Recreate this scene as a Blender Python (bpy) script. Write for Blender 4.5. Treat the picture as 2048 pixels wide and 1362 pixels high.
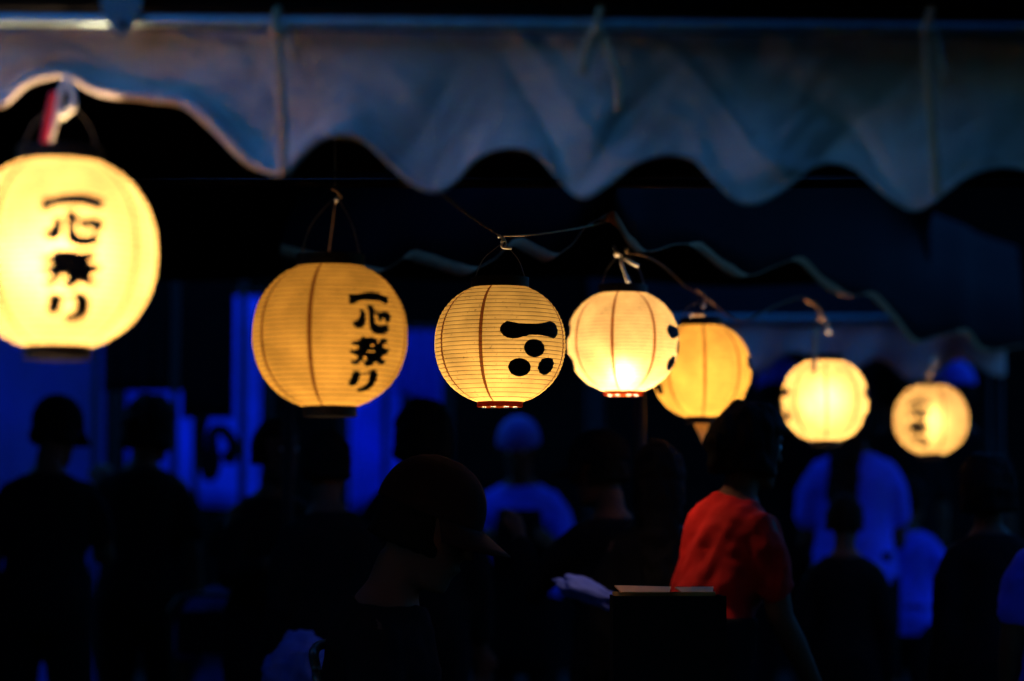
import bpy, bmesh, math, random
from math import sin, cos, pi, radians, atan2, asin, sqrt
from mathutils import Vector, Matrix, noise
random.seed(7)
for o in list(bpy.data.objects): bpy.data.objects.remove(o)
S = bpy.context.scene
COL = S.collection

# ------------------------------------------------------------------ camera, sky, exposure
CAM_Z = 1.15
PITCH = radians(4.33)
FPX = 2048 * 85 / 36.0
cd = bpy.data.cameras.new('camera'); cam = bpy.data.objects.new('camera', cd); COL.objects.link(cam)
cam.location = (0, 0, CAM_Z); cam.rotation_euler = (pi / 2 + PITCH, 0, 0)
cd.sensor_width = 36; cd.lens = 85; cd.clip_start = 0.05; cd.clip_end = 500
cd.dof.use_dof = True; cd.dof.focus_distance = 5.42; cd.dof.aperture_fstop = 1.6; cd.dof.aperture_blades = 0
S.camera = cam

SKY = 0.15; SUN_EL = -1.0; EXPO = 5.25
W_ = bpy.data.worlds.new('World'); S.world = W_; W_.use_nodes = True
nt = W_.node_tree; nt.nodes.clear()
wo = nt.nodes.new('ShaderNodeOutputWorld'); bg = nt.nodes.new('ShaderNodeBackground')
sk = nt.nodes.new('ShaderNodeTexSky'); sk.sky_type = 'NISHITA'; sk.sun_disc = False
sk.sun_elevation = radians(SUN_EL); sk.sun_rotation = radians(10); sk.altitude = 100
mx = nt.nodes.new('ShaderNodeMix'); mx.data_type = 'RGBA'; mx.blend_type = 'MULTIPLY'; mx.inputs[0].default_value = 1
mx.inputs[7].default_value = (0.055, 0.33, 1.0, 1)          # tungsten white balance of the shot
nt.links.new(sk.outputs[0], mx.inputs[6]); nt.links.new(mx.outputs[2], bg.inputs[0])
bg.inputs[1].default_value = SKY
nt.links.new(bg.outputs[0], wo.inputs[0])

S.view_settings.view_transform = 'Standard'; S.view_settings.look = 'None'
S.view_settings.exposure = EXPO; S.view_settings.gamma = 1; S.view_settings.use_curve_mapping = False
S.render.engine = 'CYCLES'
S.cycles.use_denoising = True
S.cycles.max_bounces = 7; S.cycles.diffuse_bounces = 4; S.cycles.transmission_bounces = 6
S.cycles.sample_clamp_indirect = 2.0
S.cycles.caustics_reflective = False; S.cycles.caustics_refractive = False

# ------------------------------------------------------------------ helpers
def ray(px, py, Y):
    """point of the place seen at photo pixel (px,py) at depth Y in front of the camera"""
    f = Vector((0, cos(PITCH), sin(PITCH))); u = Vector((0, -sin(PITCH), cos(PITCH)))
    d = f + Vector((1, 0, 0)) * ((px - 1024) / FPX) + u * ((681 - py) / FPX)
    d *= Y / d.y
    return Vector((d.x, d.y, d.z + CAM_Z))

def mat(name, color, rough=0.7, metal=0.0, noise_amt=0.0, noise_scale=40.0, bump=0.0, sheen=0.0, spec=0.5):
    m = bpy.data.materials.new(name); m.use_nodes = True
    n = m.node_tree; b = n.nodes['Principled BSDF']
    b.inputs['Base Color'].default_value = (*color, 1); b.inputs['Roughness'].default_value = rough
    b.inputs['Metallic'].default_value = metal; b.inputs['Specular IOR Level'].default_value = spec
    if sheen: b.inputs['Sheen Weight'].default_value = sheen
    if noise_amt or bump:
        tc = n.nodes.new('ShaderNodeTexCoord'); nz = n.nodes.new('ShaderNodeTexNoise')
        nz.inputs['Scale'].default_value = noise_scale; nz.inputs['Detail'].default_value = 6
        n.links.new(tc.outputs['Object'], nz.inputs['Vector'])
        if noise_amt:
            r = n.nodes.new('ShaderNodeMapRange')
            r.inputs[1].default_value = 0.25; r.inputs[2].default_value = 0.75
            r.inputs[3].default_value = 1 - noise_amt; r.inputs[4].default_value = 1 + noise_amt * 0.4
            n.links.new(nz.outputs[0], r.inputs[0])
            mm = n.nodes.new('ShaderNodeMix'); mm.data_type = 'RGBA'; mm.blend_type = 'MULTIPLY'; mm.inputs[0].default_value = 1
            mm.inputs[6].default_value = (*color, 1); n.links.new(r.outputs[0], mm.inputs[7])
            n.links.new(mm.outputs[2], b.inputs['Base Color'])
        if bump:
            bp = n.nodes.new('ShaderNodeBump'); bp.inputs['Strength'].default_value = bump; bp.inputs['Distance'].default_value = 0.01
            n.links.new(nz.outputs[0], bp.inputs['Height']); n.links.new(bp.outputs[0], b.inputs['Normal'])
    return m

def obj(name, verts, faces, m, parent=None, smooth=True):
    me = bpy.data.meshes.new(name); me.from_pydata([tuple(v) for v in verts], [], faces); me.update()
    if smooth: me.polygons.foreach_set('use_smooth', [True] * len(me.polygons))
    o = bpy.data.objects.new(name, me); COL.objects.link(o)
    if m: me.materials.append(m)
    if parent: o.parent = parent
    return o

def tag(o, label=None, cat=None, group=None, kind=None):
    if label: o['label'] = label
    if cat: o['category'] = cat
    if group: o['group'] = group
    if kind: o['kind'] = kind
    return o

def empty(name, loc, rz=0.0, label=None, cat=None, group=None):
    o = bpy.data.objects.new(name, None); COL.objects.link(o)
    o.empty_display_size = 0.05; o.location = loc; o.rotation_euler = (0, 0, rz)
    return tag(o, label, cat, group)

def box_vf(c, s):
    x, y, z = s[0] / 2, s[1] / 2, s[2] / 2
    v = [Vector(c) + Vector((a * x, b * y, d * z)) for d in (-1, 1) for a, b in ((-1, -1), (1, -1), (1, 1), (-1, 1))]
    return v, [(3, 2, 1, 0), (4, 5, 6, 7), (0, 1, 5, 4), (1, 2, 6, 5), (2, 3, 7, 6), (3, 0, 4, 7)]

def box(name, c, s, m, parent=None, bevel=0.0):
    v, f = box_vf(c, s)
    o = obj(name, v, f, m, parent, smooth=False)
    if bevel:
        b = bmesh.new(); b.from_mesh(o.data)
        bmesh.ops.bevel(b, geom=b.edges[:], offset=bevel, segments=2, affect='EDGES', profile=0.5)
        b.to_mesh(o.data); b.free()
    return o

def catmull(pts, n):
    pts = [Vector(p) for p in pts]; out = []
    P = [pts[0] * 2 - pts[1]] + pts + [pts[-1] * 2 - pts[-2]]
    for i in range(1, len(P) - 2):
        a, b, c, d = P[i - 1], P[i], P[i + 1], P[i + 2]
        for k in range(n):
            t = k / n
            out.append(0.5 * ((2 * b) + (c - a) * t + (2 * a - 5 * b + 4 * c - d) * t * t + (3 * b - a - 3 * c + d) * t ** 3))
    out.append(pts[-1]); return out

def tube_vf(pts, r, seg=8, flat=1.0, closed=False):
    pts = [Vector(p) for p in pts]; n = len(pts); V = []; F = []
    nrm = None
    for i, p in enumerate(pts):
        if closed: t = (pts[(i + 1) % n] - pts[i - 1]).normalized()
        else: t = (pts[min(i + 1, n - 1)] - pts[max(i - 1, 0)]).normalized()
        if nrm is None:
            nrm = t.cross(Vector((0, 1, 0)) if abs(t.y) < .9 else Vector((1, 0, 0))).normalized()
        nrm = (nrm - t * nrm.dot(t)).normalized(); bn = t.cross(nrm)
        rr = r[i] if isinstance(r, (list, tuple)) else r
        for k in range(seg):
            a = 2 * pi * k / seg
            V.append(p + nrm * cos(a) * rr + bn * sin(a) * rr * flat)
    m = n if closed else n - 1
    for i in range(m):
        for k in range(seg):
            a = i * seg + k; b = i * seg + (k + 1) % seg; j = ((i + 1) % n) * seg
            F.append((a, b, j + (k + 1) % seg, j + k))
    if not closed:
        F.append(tuple(range(seg))[::-1]); F.append(tuple((n - 1) * seg + k for k in range(seg)))
    return V, F

def tube(name, pts, r, m, parent=None, seg=8, flat=1.0, closed=False):
    v, f = tube_vf(pts, r, seg, flat, closed)
    return obj(name, v, f, m, parent)

def merge(*vfs):
    V = []; F = []
    for v, f in vfs:
        o = len(V); V += list(v); F += [tuple(i + o for i in t) for t in f]
    return V, F

# ------------------------------------------------------------------ materials
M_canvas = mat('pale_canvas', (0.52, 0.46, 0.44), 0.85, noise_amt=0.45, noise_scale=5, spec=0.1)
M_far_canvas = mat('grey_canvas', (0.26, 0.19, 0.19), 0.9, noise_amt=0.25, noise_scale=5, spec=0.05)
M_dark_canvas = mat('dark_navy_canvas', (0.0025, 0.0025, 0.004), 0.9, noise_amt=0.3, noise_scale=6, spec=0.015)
M_hem = mat('pale_hem_tape', (0.22, 0.10, 0.05), 0.95, spec=0.01, noise_amt=0.2, noise_scale=30)
M_steel = mat('galvanised_pipe', (0.26, 0.40, 0.46), 0.36, metal=0.45, noise_amt=0.25, noise_scale=30)
M_darksteel = mat('dark_painted_steel', (0.004, 0.004, 0.005), 0.6, spec=0.06)
M_bracket = mat('blue_painted_bracket', (0.02, 0.07, 0.10), 0.5)
M_cord = mat('cotton_cord', (0.50, 0.31, 0.17), 0.9, noise_amt=0.3, noise_scale=200)
M_twine = mat('white_twine', (0.75, 0.7, 0.6), 0.8, noise_amt=0.2, noise_scale=200)
M_red_tape = mat('red_tape', (0.75, 0.01, 0.015), 0.5)
M_wire = mat('black_wire', (0.012, 0.010, 0.010), 0.5)
M_hoop = mat('bamboo_hoop', (0.03, 0.014, 0.005), 0.7, spec=0.1)
M_black_cap = mat('black_lacquer_ring', (0.004, 0.0035, 0.0035), 0.55, spec=0.08)
M_ink = mat('black_ink', (0.004, 0.004, 0.004), 0.8, spec=0.1)
M_ground = mat('asphalt', (0.012, 0.012, 0.012), 0.95, noise_amt=0.4, noise_scale=60, bump=0.4, spec=0.05)
M_hall = mat('dark_timber_wall', (0.0018, 0.0018, 0.002), 0.9, noise_amt=0.4, noise_scale=3, spec=0.01)
M_dusk_sheet = mat('dusk_blue_sheet', (0.002, 0.045, 0.88), 0.8, noise_amt=0.6, noise_scale=2.2)  # blue of the dusk light put into the sheet's own colour
M_dusk_dim = mat('dusk_dim_sheet', (0.001, 0.006, 0.20), 0.8, noise_amt=0.6, noise_scale=2)  # dimmer copy, dusk blue again in the base colour
M_dusk_mid = mat('dusk_mid_sheet', (0.001, 0.012, 0.40), 0.8, noise_amt=0.2, noise_scale=3)  # in-between copy carrying the same dusk blue in its colour
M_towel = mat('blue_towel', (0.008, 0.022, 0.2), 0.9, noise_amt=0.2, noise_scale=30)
M_dusk_shirt = mat('dusk_blue_cotton', (0.001, 0.020, 0.55), 0.9, noise_amt=0.5, noise_scale=7)  # white shirts with the blue dusk light put into the cloth colour
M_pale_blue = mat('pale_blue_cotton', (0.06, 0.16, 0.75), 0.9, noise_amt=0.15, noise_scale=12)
M_black_cloth = mat('black_cotton', (0.003, 0.003, 0.004), 0.95, noise_amt=0.3, noise_scale=12, spec=0.015)
M_maroon = mat('maroon_cap_cloth', (0.010, 0.004, 0.0035), 0.9, noise_amt=0.2, noise_scale=40, spec=0.03)
M_red_shirt = mat('red_cotton', (0.19, 0.0012, 0.0006), 0.9, noise_amt=0.15, noise_scale=14, bump=0.15, spec=0.1)
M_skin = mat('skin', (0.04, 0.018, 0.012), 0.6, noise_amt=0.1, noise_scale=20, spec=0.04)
M_hair = mat('black_hair', (0.003, 0.0025, 0.0025), 0.75, noise_amt=0.3, noise_scale=90, bump=0.3, spec=0.02)
M_eye = mat('eye', (0.25, 0.25, 0.25), 0.2)
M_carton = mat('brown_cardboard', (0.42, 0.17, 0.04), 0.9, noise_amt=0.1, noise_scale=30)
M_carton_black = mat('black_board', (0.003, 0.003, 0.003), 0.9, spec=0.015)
M_wood = mat('dark_table_board', (0.02, 0.015, 0.01), 0.8, noise_amt=0.2, noise_scale=10, spec=0.05)
M_chairtube = mat('black_chair_tube', (0.01, 0.008, 0.007), 0.35, spec=0.2)
M_glass = mat('dark_window', (0.004, 0.004, 0.005), 0.3, spec=0.05)

def paper_mat(name, tint, seam=False, ior=1.45, rough=1.0, fwd=0.35):
    """rice paper lit from inside: mostly diffuse transmission with a little forward scattering, fibres and specks"""
    m = bpy.data.materials.new(name); m.use_nodes = True; n = m.node_tree; n.nodes.clear()
    out = n.nodes.new('ShaderNodeOutputMaterial')
    tc = n.nodes.new('ShaderNodeTexCoord')
    nz = n.nodes.new('ShaderNodeTexNoise'); nz.inputs['Scale'].default_value = 16; nz.inputs['Detail'].default_value = 8
    n.links.new(tc.outputs['Object'], nz.inputs['Vector'])
    mr = n.nodes.new('ShaderNodeMapRange'); mr.inputs[1].default_value = .3; mr.inputs[2].default_value = .7
    mr.inputs[3].default_value = .74; mr.inputs[4].default_value = 1.10
    n.links.new(nz.outputs[0], mr.inputs[0])
    sp = n.nodes.new('ShaderNodeTexNoise'); sp.inputs['Scale'].default_value = 120; sp.inputs['Detail'].default_value = 2
    n.links.new(tc.outputs['Object'], sp.inputs['Vector'])
    sr = n.nodes.new('ShaderNodeMapRange'); sr.inputs[1].default_value = .66; sr.inputs[2].default_value = .76
    sr.inputs[3].default_value = 1.0; sr.inputs[4].default_value = .5
    n.links.new(sp.outputs[0], sr.inputs[0])
    mu = n.nodes.new('ShaderNodeMath'); mu.operation = 'MULTIPLY'
    n.links.new(mr.outputs[0], mu.inputs[0]); n.links.new(sr.outputs[0], mu.inputs[1])
    mm = n.nodes.new('ShaderNodeMix'); mm.data_type = 'RGBA'; mm.blend_type = 'MULTIPLY'; mm.inputs[0].default_value = 1
    mm.inputs[6].default_value = (*tint, 1); n.links.new(mu.outputs[0], mm.inputs[7])
    tr = n.nodes.new('ShaderNodeBsdfTranslucent'); n.links.new(mm.outputs[2], tr.inputs[0])
    rf = n.nodes.new('ShaderNodeBsdfRefraction'); rf.inputs['IOR'].default_value = ior; rf.inputs['Roughness'].default_value = rough
    n.links.new(mm.outputs[2], rf.inputs[0])
    df = n.nodes.new('ShaderNodeBsdfDiffuse'); n.links.new(mm.outputs[2], df.inputs[0])
    a = n.nodes.new('ShaderNodeMixShader'); a.inputs[0].default_value = 0.0 if seam else fwd
    n.links.new(tr.outputs[0], a.inputs[1]); n.links.new(rf.outputs[0], a.inputs[2])
    b = n.nodes.new('ShaderNodeMixShader'); b.inputs[0].default_value = 0.3
    n.links.new(a.outputs[0], b.inputs[1]); n.links.new(df.outputs[0], b.inputs[2])
    n.links.new(b.outputs[0], out.inputs[0])
    return m
M_paper = paper_mat('lantern_paper', (0.25, 0.180, 0.074), ior=1.6, fwd=0.32)
M_paper_buff = paper_mat('lantern_paper_buff', (0.25, 0.175, 0.055), fwd=0.05)
M_paper_warm = paper_mat('lantern_paper_warm', (0.25, 0.150, 0.030), fwd=0.04)
M_paper_thin = paper_mat('lantern_paper_thin', (0.25, 0.186, 0.085), False, 1.30, 1.0, 0.20)
M_seam = paper_mat('lantern_paper_seam', (0.065, 0.02, 0.0035), True)
M_red_ring = paper_mat('amber_plastic_ring', (0.16, 0.03, 0.006), True)
M_tagp = paper_mat('paper_tag', (0.8, 0.55, 0.25), True)

def bulb_mat(power):
    m = bpy.data.materials.new('bulb_glow'); m.use_nodes = True; n = m.node_tree; n.nodes.clear()
    out = n.nodes.new('ShaderNodeOutputMaterial'); e = n.nodes.new('ShaderNodeEmission')
    e.inputs[0].default_value = (1.0, 0.66, 0.36, 1); e.inputs[1].default_value = power * 4.2 / 2 ** EXPO      # the shot is exposed for dusk
    n.links.new(e.outputs[0], out.inputs[0]); return m

# ------------------------------------------------------------------ setting: ground, hall behind
gr = obj('ground', [(-150, -150, 0), (150, -150, 0), (150, 150, 0), (-150, 150, 0)], [(0, 1, 2, 3)], M_ground, smooth=False)
tag(gr, kind='structure')

hall = empty('timber_hall', (0, 19, 0), 0, 'long dark timber hall closing off the place behind the crowd', 'building')
box('wall', (0, 0, 2.3), (40, 0.3, 4.6), M_hall, hall)
v = [(-20.6, -1.0, 4.4), (20.6, -1.0, 4.4), (20.6, 3.0, 6.6), (-20.6, 3.0, 6.6), (-20.6, -1.0, 4.55), (20.6, -1.0, 4.55), (20.6, 3.0, 6.75), (-20.6, 3.0, 6.75)]
obj('roof', v, [(3, 2, 1, 0), (4, 5, 6, 7), (0, 1, 5, 4), (1, 2, 6, 5), (2, 3, 7, 6), (3, 0, 4, 7)], M_hall, hall, False)
for x in (-9, -5.5, 5.5, 9):
    w_ = box('window', (x, -0.16, 2.0), (1.5, 0.06, 1.2), M_hall, hall)
    box('pane', (x, -0.2, 2.0), (1.3, 0.02, 1.0), M_glass, w_)
dr = box('door', (12.5, -0.17, 1.05), (1.6, 0.06, 2.1), M_hall, hall)

# ------------------------------------------------------------------ front tent: pale scalloped valance, frame pipe, dark roof
YV = 3.68
front = empty('stall_tent', (0, YV, 0), 0, 'nearest stall tent with pale scalloped valance below a steel pipe and dark roof', 'tent')
hem_px = [(-330 - 310 * n_ + dx, y) for n_ in range(11, -1, -1) for dx, y in ((-250, 345), (-200, 300), (-110, 262), (-20, 310))] + [(-270, 345), (-200, 320), (-120, 270), (-60, 235), (0, 205), (55, 160), (130, 146), (200, 182), (300, 193), (370, 202), (420, 240), (480, 305),
          (520, 330), (562, 340), (592, 312), (640, 272), (690, 262), (730, 275), (775, 318), (820, 356), (868, 374),
          (908, 356), (950, 312), (995, 290), (1040, 290), (1080, 308), (1122, 350), (1170, 386), (1220, 360),
          (1270, 320), (1330, 300), (1390, 312), (1432, 352), (1478, 394), (1518, 400), (1568, 372), (1620, 328),
          (1670, 314), (1722, 328), (1772, 374), (1815, 407), (1848, 410), (1898, 372), (1958, 338), (2030, 326),
          (2090, 345), (2150, 395), (2200, 412)] + [(2200 + 320 * n_ + dx, y) for n_ in range(9) for dx, y in ((70, 372), (155, 330), (245, 372), (320, 412))]
hem3 = catmull([ray(x, y, YV) for x, y in hem_px], 9)
def fold(x, t):
    """depth of the cloth's folds (metres) at lateral x, t 0 at the pipe .. 1 at the hem"""
    d = 0.010 * sin(x * 20.5 + 1.6 + 2 * t) * t
    for cx, sl, wd, am in ((-0.36, 0.6, 0.05, .018), (-0.12, -0.55, 0.05, .016), (0.02, 0.5, 0.035, .016), (0.10, 0.75, 0.03, -.012), (0.20, -0.9, 0.05, .014),
                           (0.33, 0.95, 0.022, -.018), (0.47, 1.1, 0.03, .012), (0.56, -0.7, 0.05, .016), (-0.62, 0.9, .06, .02), (-.5, -.4, .07, .016)):
        e = (x - cx - sl * (t - 0.5) * 0.25) / wd
        d += 0.95 * am * math.exp(-abs(e) * 1.1) * (0.35 + t * 0.65)
    d += 0.006 * noise.noise(Vector((x * 9, t * 3, 0))) + 0.0035 * noise.noise(Vector((x * 26 + t * 5, t * 7 - x * 6, 4))) + 0.003 * abs(noise.noise(Vector((x * 15 - t * 4, t * 4, 9))))
    return d
V = []; F = []; NT = 36; zt = []
for i, h in enumerate(hem3):
    ztop = 1.15 + (1047 - (50 + 10 * (h.x / 0.78))) / FPX * YV
    zt.append(ztop)
    for k in range(NT + 1):
        t = k / NT
        z = ztop + (h.z - ztop) * t
        curl = -0.03 * max(0, t - 0.82) / 0.18 * math.exp(-((h.x + 0.55) / 0.28) ** 2)
        V.append(Vector((h.x + 0.003 * sin(t * 7 + h.x * 30), 0.02 + fold(h.x, t) + curl, z)))
n1 = NT + 1
for i in range(len(hem3) - 1):
    for k in range(NT):
        F.append((i * n1 + k, i * n1 + k + 1, (i + 1) * n1 + k + 1, (i + 1) * n1 + k))
val = obj('valance', V, F, M_canvas, front)
sm = val.modifiers.new('s', 'SOLIDIFY'); sm.thickness = 0.0015
hemline = [V[i * n1 + NT] for i in range(len(hem3))]
tube('hem', hemline, [.0042 + .0055 * math.exp(-((p.x + .5) / .3) ** 2) for p in hemline], M_canvas, val, 8)
# frame pipe in front of the cloth
pz = lambda x: 1.15 + (1047 - (38 + 9 * (x / 0.78))) / FPX * (YV - 0.03)
tube('frame_pipe', [Vector((x, -0.03, pz(x))) for x in (-3.6, -1.5, -0.78, 0, 0.78, 1.6, 3.6)], 0.0095, M_steel, front, 16)
tube('roof_pipe', [Vector((x, 0.0, pz(x) + 0.030)) for x in (-3.6, -0.78, 0.78, 3.6)], 0.010, M_darksteel, front, 12)
tube('purlin', [Vector((-3.7, 0.95, 2.14)), Vector((3.7, 0.95, 2.14))], 0.012, M_darksteel, front, 10)
tube('back_pipe', [Vector((-3.7, 2.4, 2.01)), Vector((3.7, 2.4, 2.01))], 0.012, M_darksteel, front, 10)
V = []; F = []
NX = 40
for i in range(NX + 1):
    x = -3.8 + 7.6 * i / NX
    for (yy, zz) in ((-0.06, 0.052), (0.0, 0.072), (0.35, 0.28), (0.75, 0.52), (1.2, 0.78), (1.65, 0.52), (2.0, 0.32), (2.42, 0.12)):
        V.append(Vector((x, yy, pz(x) + zz + 0.012 * sin(i * 0.9 + yy * 2) * (yy > 0.1))))
for i in range(NX):
    for k in range(7): F.append((i * 8 + k, (i + 1) * 8 + k, (i + 1) * 8 + k + 1, i * 8 + k + 1))
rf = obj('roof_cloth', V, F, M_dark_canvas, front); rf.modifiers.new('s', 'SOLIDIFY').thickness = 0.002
for x, y in ((-3.6, 0), (3.6, 0), (-3.6, 2.4), (3.6, 2.4)):
    tube('leg', [Vector((x, y, 0)), Vector((x, y, 2.0))], 0.019, M_darksteel, front, 12)
# unseen stall added right of the camera: it keeps the evening sky off the right end of the valance
nb = empty('shade_stall', (1.02, 2.0, 0), 0, 'unseen dark stall with roof and curtains, added to shade the right end of the valance', 'stall')
V = []; F = []
for i in range(61):
    y = -2.2 + 3.75 * i / 60
    for z in (0.05, 1.0, 2.0, 2.28): V.append(Vector((0.03 * sin(i * 0.9), y, z)))
for i in range(60):
    for k in range(3): F.append((i * 4 + k, i * 4 + k + 1, (i + 1) * 4 + k + 1, (i + 1) * 4 + k))
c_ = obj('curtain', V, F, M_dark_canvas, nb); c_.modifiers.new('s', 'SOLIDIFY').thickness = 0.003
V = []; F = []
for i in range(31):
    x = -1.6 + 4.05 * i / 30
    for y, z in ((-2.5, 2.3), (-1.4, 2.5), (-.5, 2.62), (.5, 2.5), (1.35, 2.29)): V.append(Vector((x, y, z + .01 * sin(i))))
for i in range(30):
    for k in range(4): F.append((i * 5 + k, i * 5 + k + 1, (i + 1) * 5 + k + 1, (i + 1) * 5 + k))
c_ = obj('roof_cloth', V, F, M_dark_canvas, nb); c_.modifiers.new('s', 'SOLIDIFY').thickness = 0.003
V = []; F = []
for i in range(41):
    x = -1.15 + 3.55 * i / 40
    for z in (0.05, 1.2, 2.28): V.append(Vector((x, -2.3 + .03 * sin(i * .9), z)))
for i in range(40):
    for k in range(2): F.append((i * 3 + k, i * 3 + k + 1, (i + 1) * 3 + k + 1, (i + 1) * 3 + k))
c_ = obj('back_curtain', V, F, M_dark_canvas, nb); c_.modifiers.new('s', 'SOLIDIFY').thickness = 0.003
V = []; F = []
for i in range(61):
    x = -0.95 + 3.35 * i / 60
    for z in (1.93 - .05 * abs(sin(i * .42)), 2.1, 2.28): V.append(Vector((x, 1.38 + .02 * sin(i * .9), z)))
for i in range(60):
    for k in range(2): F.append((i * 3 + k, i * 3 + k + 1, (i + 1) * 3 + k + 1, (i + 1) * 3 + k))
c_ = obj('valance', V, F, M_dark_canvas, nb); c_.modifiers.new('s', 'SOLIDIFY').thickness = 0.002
tube('rail', [Vector((0, -2.3, 2.29)), Vector((0, 1.4, 2.29))], 0.015, M_darksteel, nb)
for y in (-2.3, 1.4): tube('rail', [Vector((-1.6, y, 2.28)), Vector((2.45, y, 2.28))], 0.015, M_darksteel, nb)
for x, y in ((0, -2.3), (0, 1.4), (2.4, -2.3), (2.4, 1.4)): tube('post', [Vector((x, y, 0)), Vector((x, y, 2.28))], 0.018, M_darksteel, nb)

# bracket hanging off the pipe
bk = empty('pipe_bracket', ray(243, 30, YV - 0.05), 0, 'blue steel bracket clamped on the tent pipe above the leftmost lantern', 'bracket')
V = [(-.034, 0, .045), (.034, 0, .045), (.03, 0, .01), (.016, 0, -.022), (0, 0, -.034), (-.016, 0, -.022), (-.03, 0, .01)]
pl = obj('plate', V, [(0, 1, 2, 3, 4, 5, 6)], M_bracket, bk, False); pl.modifiers.new('s', 'SOLIDIFY').thickness = 0.006
tube('bolt', [Vector((0.003, -.012, -.016)), Vector((0.003, .004, -.016))], 0.006, M_darksteel, bk, 10)
tube('clamp', [Vector((0.0, 0.02 + 0.016 * cos(a), 0.0 + 0.016 * sin(a))) for a in [2 * pi * k / 14 for k in range(14)]], 0.005, M_bracket, bk, 6, closed=True)

def cord(name, pts, r, m, label, cat='cord', flat=1.0, n=6, group=None):
    return tag(tube(name, catmull(pts, n), r, m, None, 8, flat), label, cat, group)
Yc = YV - 0.045
def tied(x0, tails, label, r=.0065):
    e = empty('tie_cord', ray(x0, 38, Yc), 0, label, 'cord', 'cords tying the valance to the pipe')
    L = lambda pts: [p - e.location for p in pts]
    c0 = ray(x0, 38, YV - 0.03)
    ring = [c0 + Vector((0.004 * sin(a), 0.016 * cos(a), 0.016 * sin(a))) for a in [2 * pi * k / 14 for k in range(14)]]
    tube('loop', L(ring), 0.005, M_cord, e, 6, closed=True)
    tube('knot', L(catmull([ray(x0 - 8, 52, Yc - .004), ray(x0, 62, Yc - .012), ray(x0 + 9, 54, Yc - .004)], 4)), [.004, .006, .008, .009, .0095, .009, .008, .006, .004][:9], M_cord, e, 8)
    for t in tails:
        tube('tail', L(catmull([ray(a, b, Yc - .006) for a, b in t], 5)), r, M_cord, e, 8, 0.6)
    return e
tied(552, [[(552, 50), (556, 110), (562, 200), (565, 290), (566, 348)], [(556, 50), (575, 80), (590, 120)]], 'long pale cord hanging down the valance beside its first deep scallop', .0065)
tied(1196, [[(1192, 55), (1175, 90), (1165, 150)], [(1200, 55), (1222, 110), (1238, 165), (1238, 225)]], 'short two-tailed cord knotted at the middle of the pipe', .0065)
tied(1856, [[(1852, 55), (1856, 130), (1862, 230), (1870, 320), (1873, 390)], [(1862, 55), (1880, 110), (1892, 165)]], 'long cord hanging in the dark right end of the valance', .0065)

# ------------------------------------------------------------------ second tent: dark eaves with a rippling pale hem, corner towards us
hem2_px = [(560, 500, 7.4), (640, 520, 7.2), (700, 540, 7.05), (770, 538, 6.95), (815, 512, 6.85), (860, 520, 6.75), (930, 540, 6.6), (985, 520, 6.5), (1030, 486, 6.4), (1095, 512, 6.3), (1140, 492, 6.2),
           (1178, 448, 6.1), (1228, 436, 6.05), (1262, 482, 6.2), (1300, 502, 6.4), (1352, 488, 6.6), (1400, 494, 6.8), (1450, 532, 7.0),
           (1500, 550, 7.2), (1550, 532, 7.45), (1600, 520, 7.7), (1650, 566, 8.0), (1700, 590, 8.3), (1745, 590, 8.6), (1790, 636, 9.0), (1830, 682, 9.3), (1880, 672, 9.7), (1930, 664, 10.0), (1970, 700, 10.4), (2050, 690, 10.9)]
t2 = empty('corner_tent', (0.26, 6.1, 0), 0, 'dark tent behind the sharp lantern with a pale rippling hem and its corner towards us', 'tent')
L2 = lambda p: p - Vector((0.26, 6.1, 0))
hm = catmull([ray(*p) for p in hem2_px], 8)
V = []; F = []
hv = []
for i, h in enumerate(hm):
    a = hm[max(i - 1, 0)]; b = hm[min(i + 1, len(hm) - 1)]
    slope = (b.z - a.z) / max(1e-4, sqrt((b.x - a.x) ** 2 + (b.y - a.y) ** 2))
    w = 0.036 if slope < 0 else 0.005            # wide on falling parts: broken lantern light put into the tape's shape
    tilt = 0.012 if slope < 0 else -0.03
    hv.append((h, w, tilt))
TW = []
for i in range(len(hv)):
    ws = [hv[j][1] for j in range(max(0, i - 2), min(len(hv), i + 3))]; ts = [hv[j][2] for j in range(max(0, i - 2), min(len(hv), i + 3))]
    TW.append((hv[i][0], sum(ws) / len(ws), sum(ts) / len(ts)))
for h, w, tl in TW:
    V += [L2(h + Vector((0, tl * .5, -w * 0.5))), L2(h + Vector((0, -tl * .5, w * 0.5)))]
for i in range(len(TW) - 1): F.append((2 * i, 2 * i + 2, 2 * i + 3, 2 * i + 1))
V2 = []; F2 = []
for h, w, tl in TW:
    top = 2.04
    q = L2(h)
    V2 += [q + Vector((0, -tl * .5 + .004, w * .5 - .004)), q + Vector((0.0, 0.02, 0)) * 1 + Vector((0, 0, (top - h.z) * 0.5)), Vector((q.x, q.y + 0.03, top)), Vector((q.x + 0.10, q.y + 0.55, top + 0.42)), Vector((q.x + 0.2, q.y + 1.1, top + 0.1))]
for i in range(len(TW) - 1):
    for k in range(4): F2.append((5 * i + k, 5 * i + k + 1, 5 * i + 5 + k + 1, 5 * i + 5 + k))
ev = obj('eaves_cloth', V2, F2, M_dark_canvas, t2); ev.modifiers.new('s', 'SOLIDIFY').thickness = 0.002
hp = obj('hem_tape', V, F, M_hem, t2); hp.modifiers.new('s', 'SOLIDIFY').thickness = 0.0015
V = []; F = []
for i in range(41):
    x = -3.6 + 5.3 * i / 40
    for y, z in ((6.75, 2.42), (7.4, 2.75), (8.0, 3.0), (8.6, 2.75), (9.35, 2.36), (9.36, 2.1)): V.append(L2(Vector((x, y + .25 * max(0, x), z + .012 * sin(i * .8 + y)))))
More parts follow.
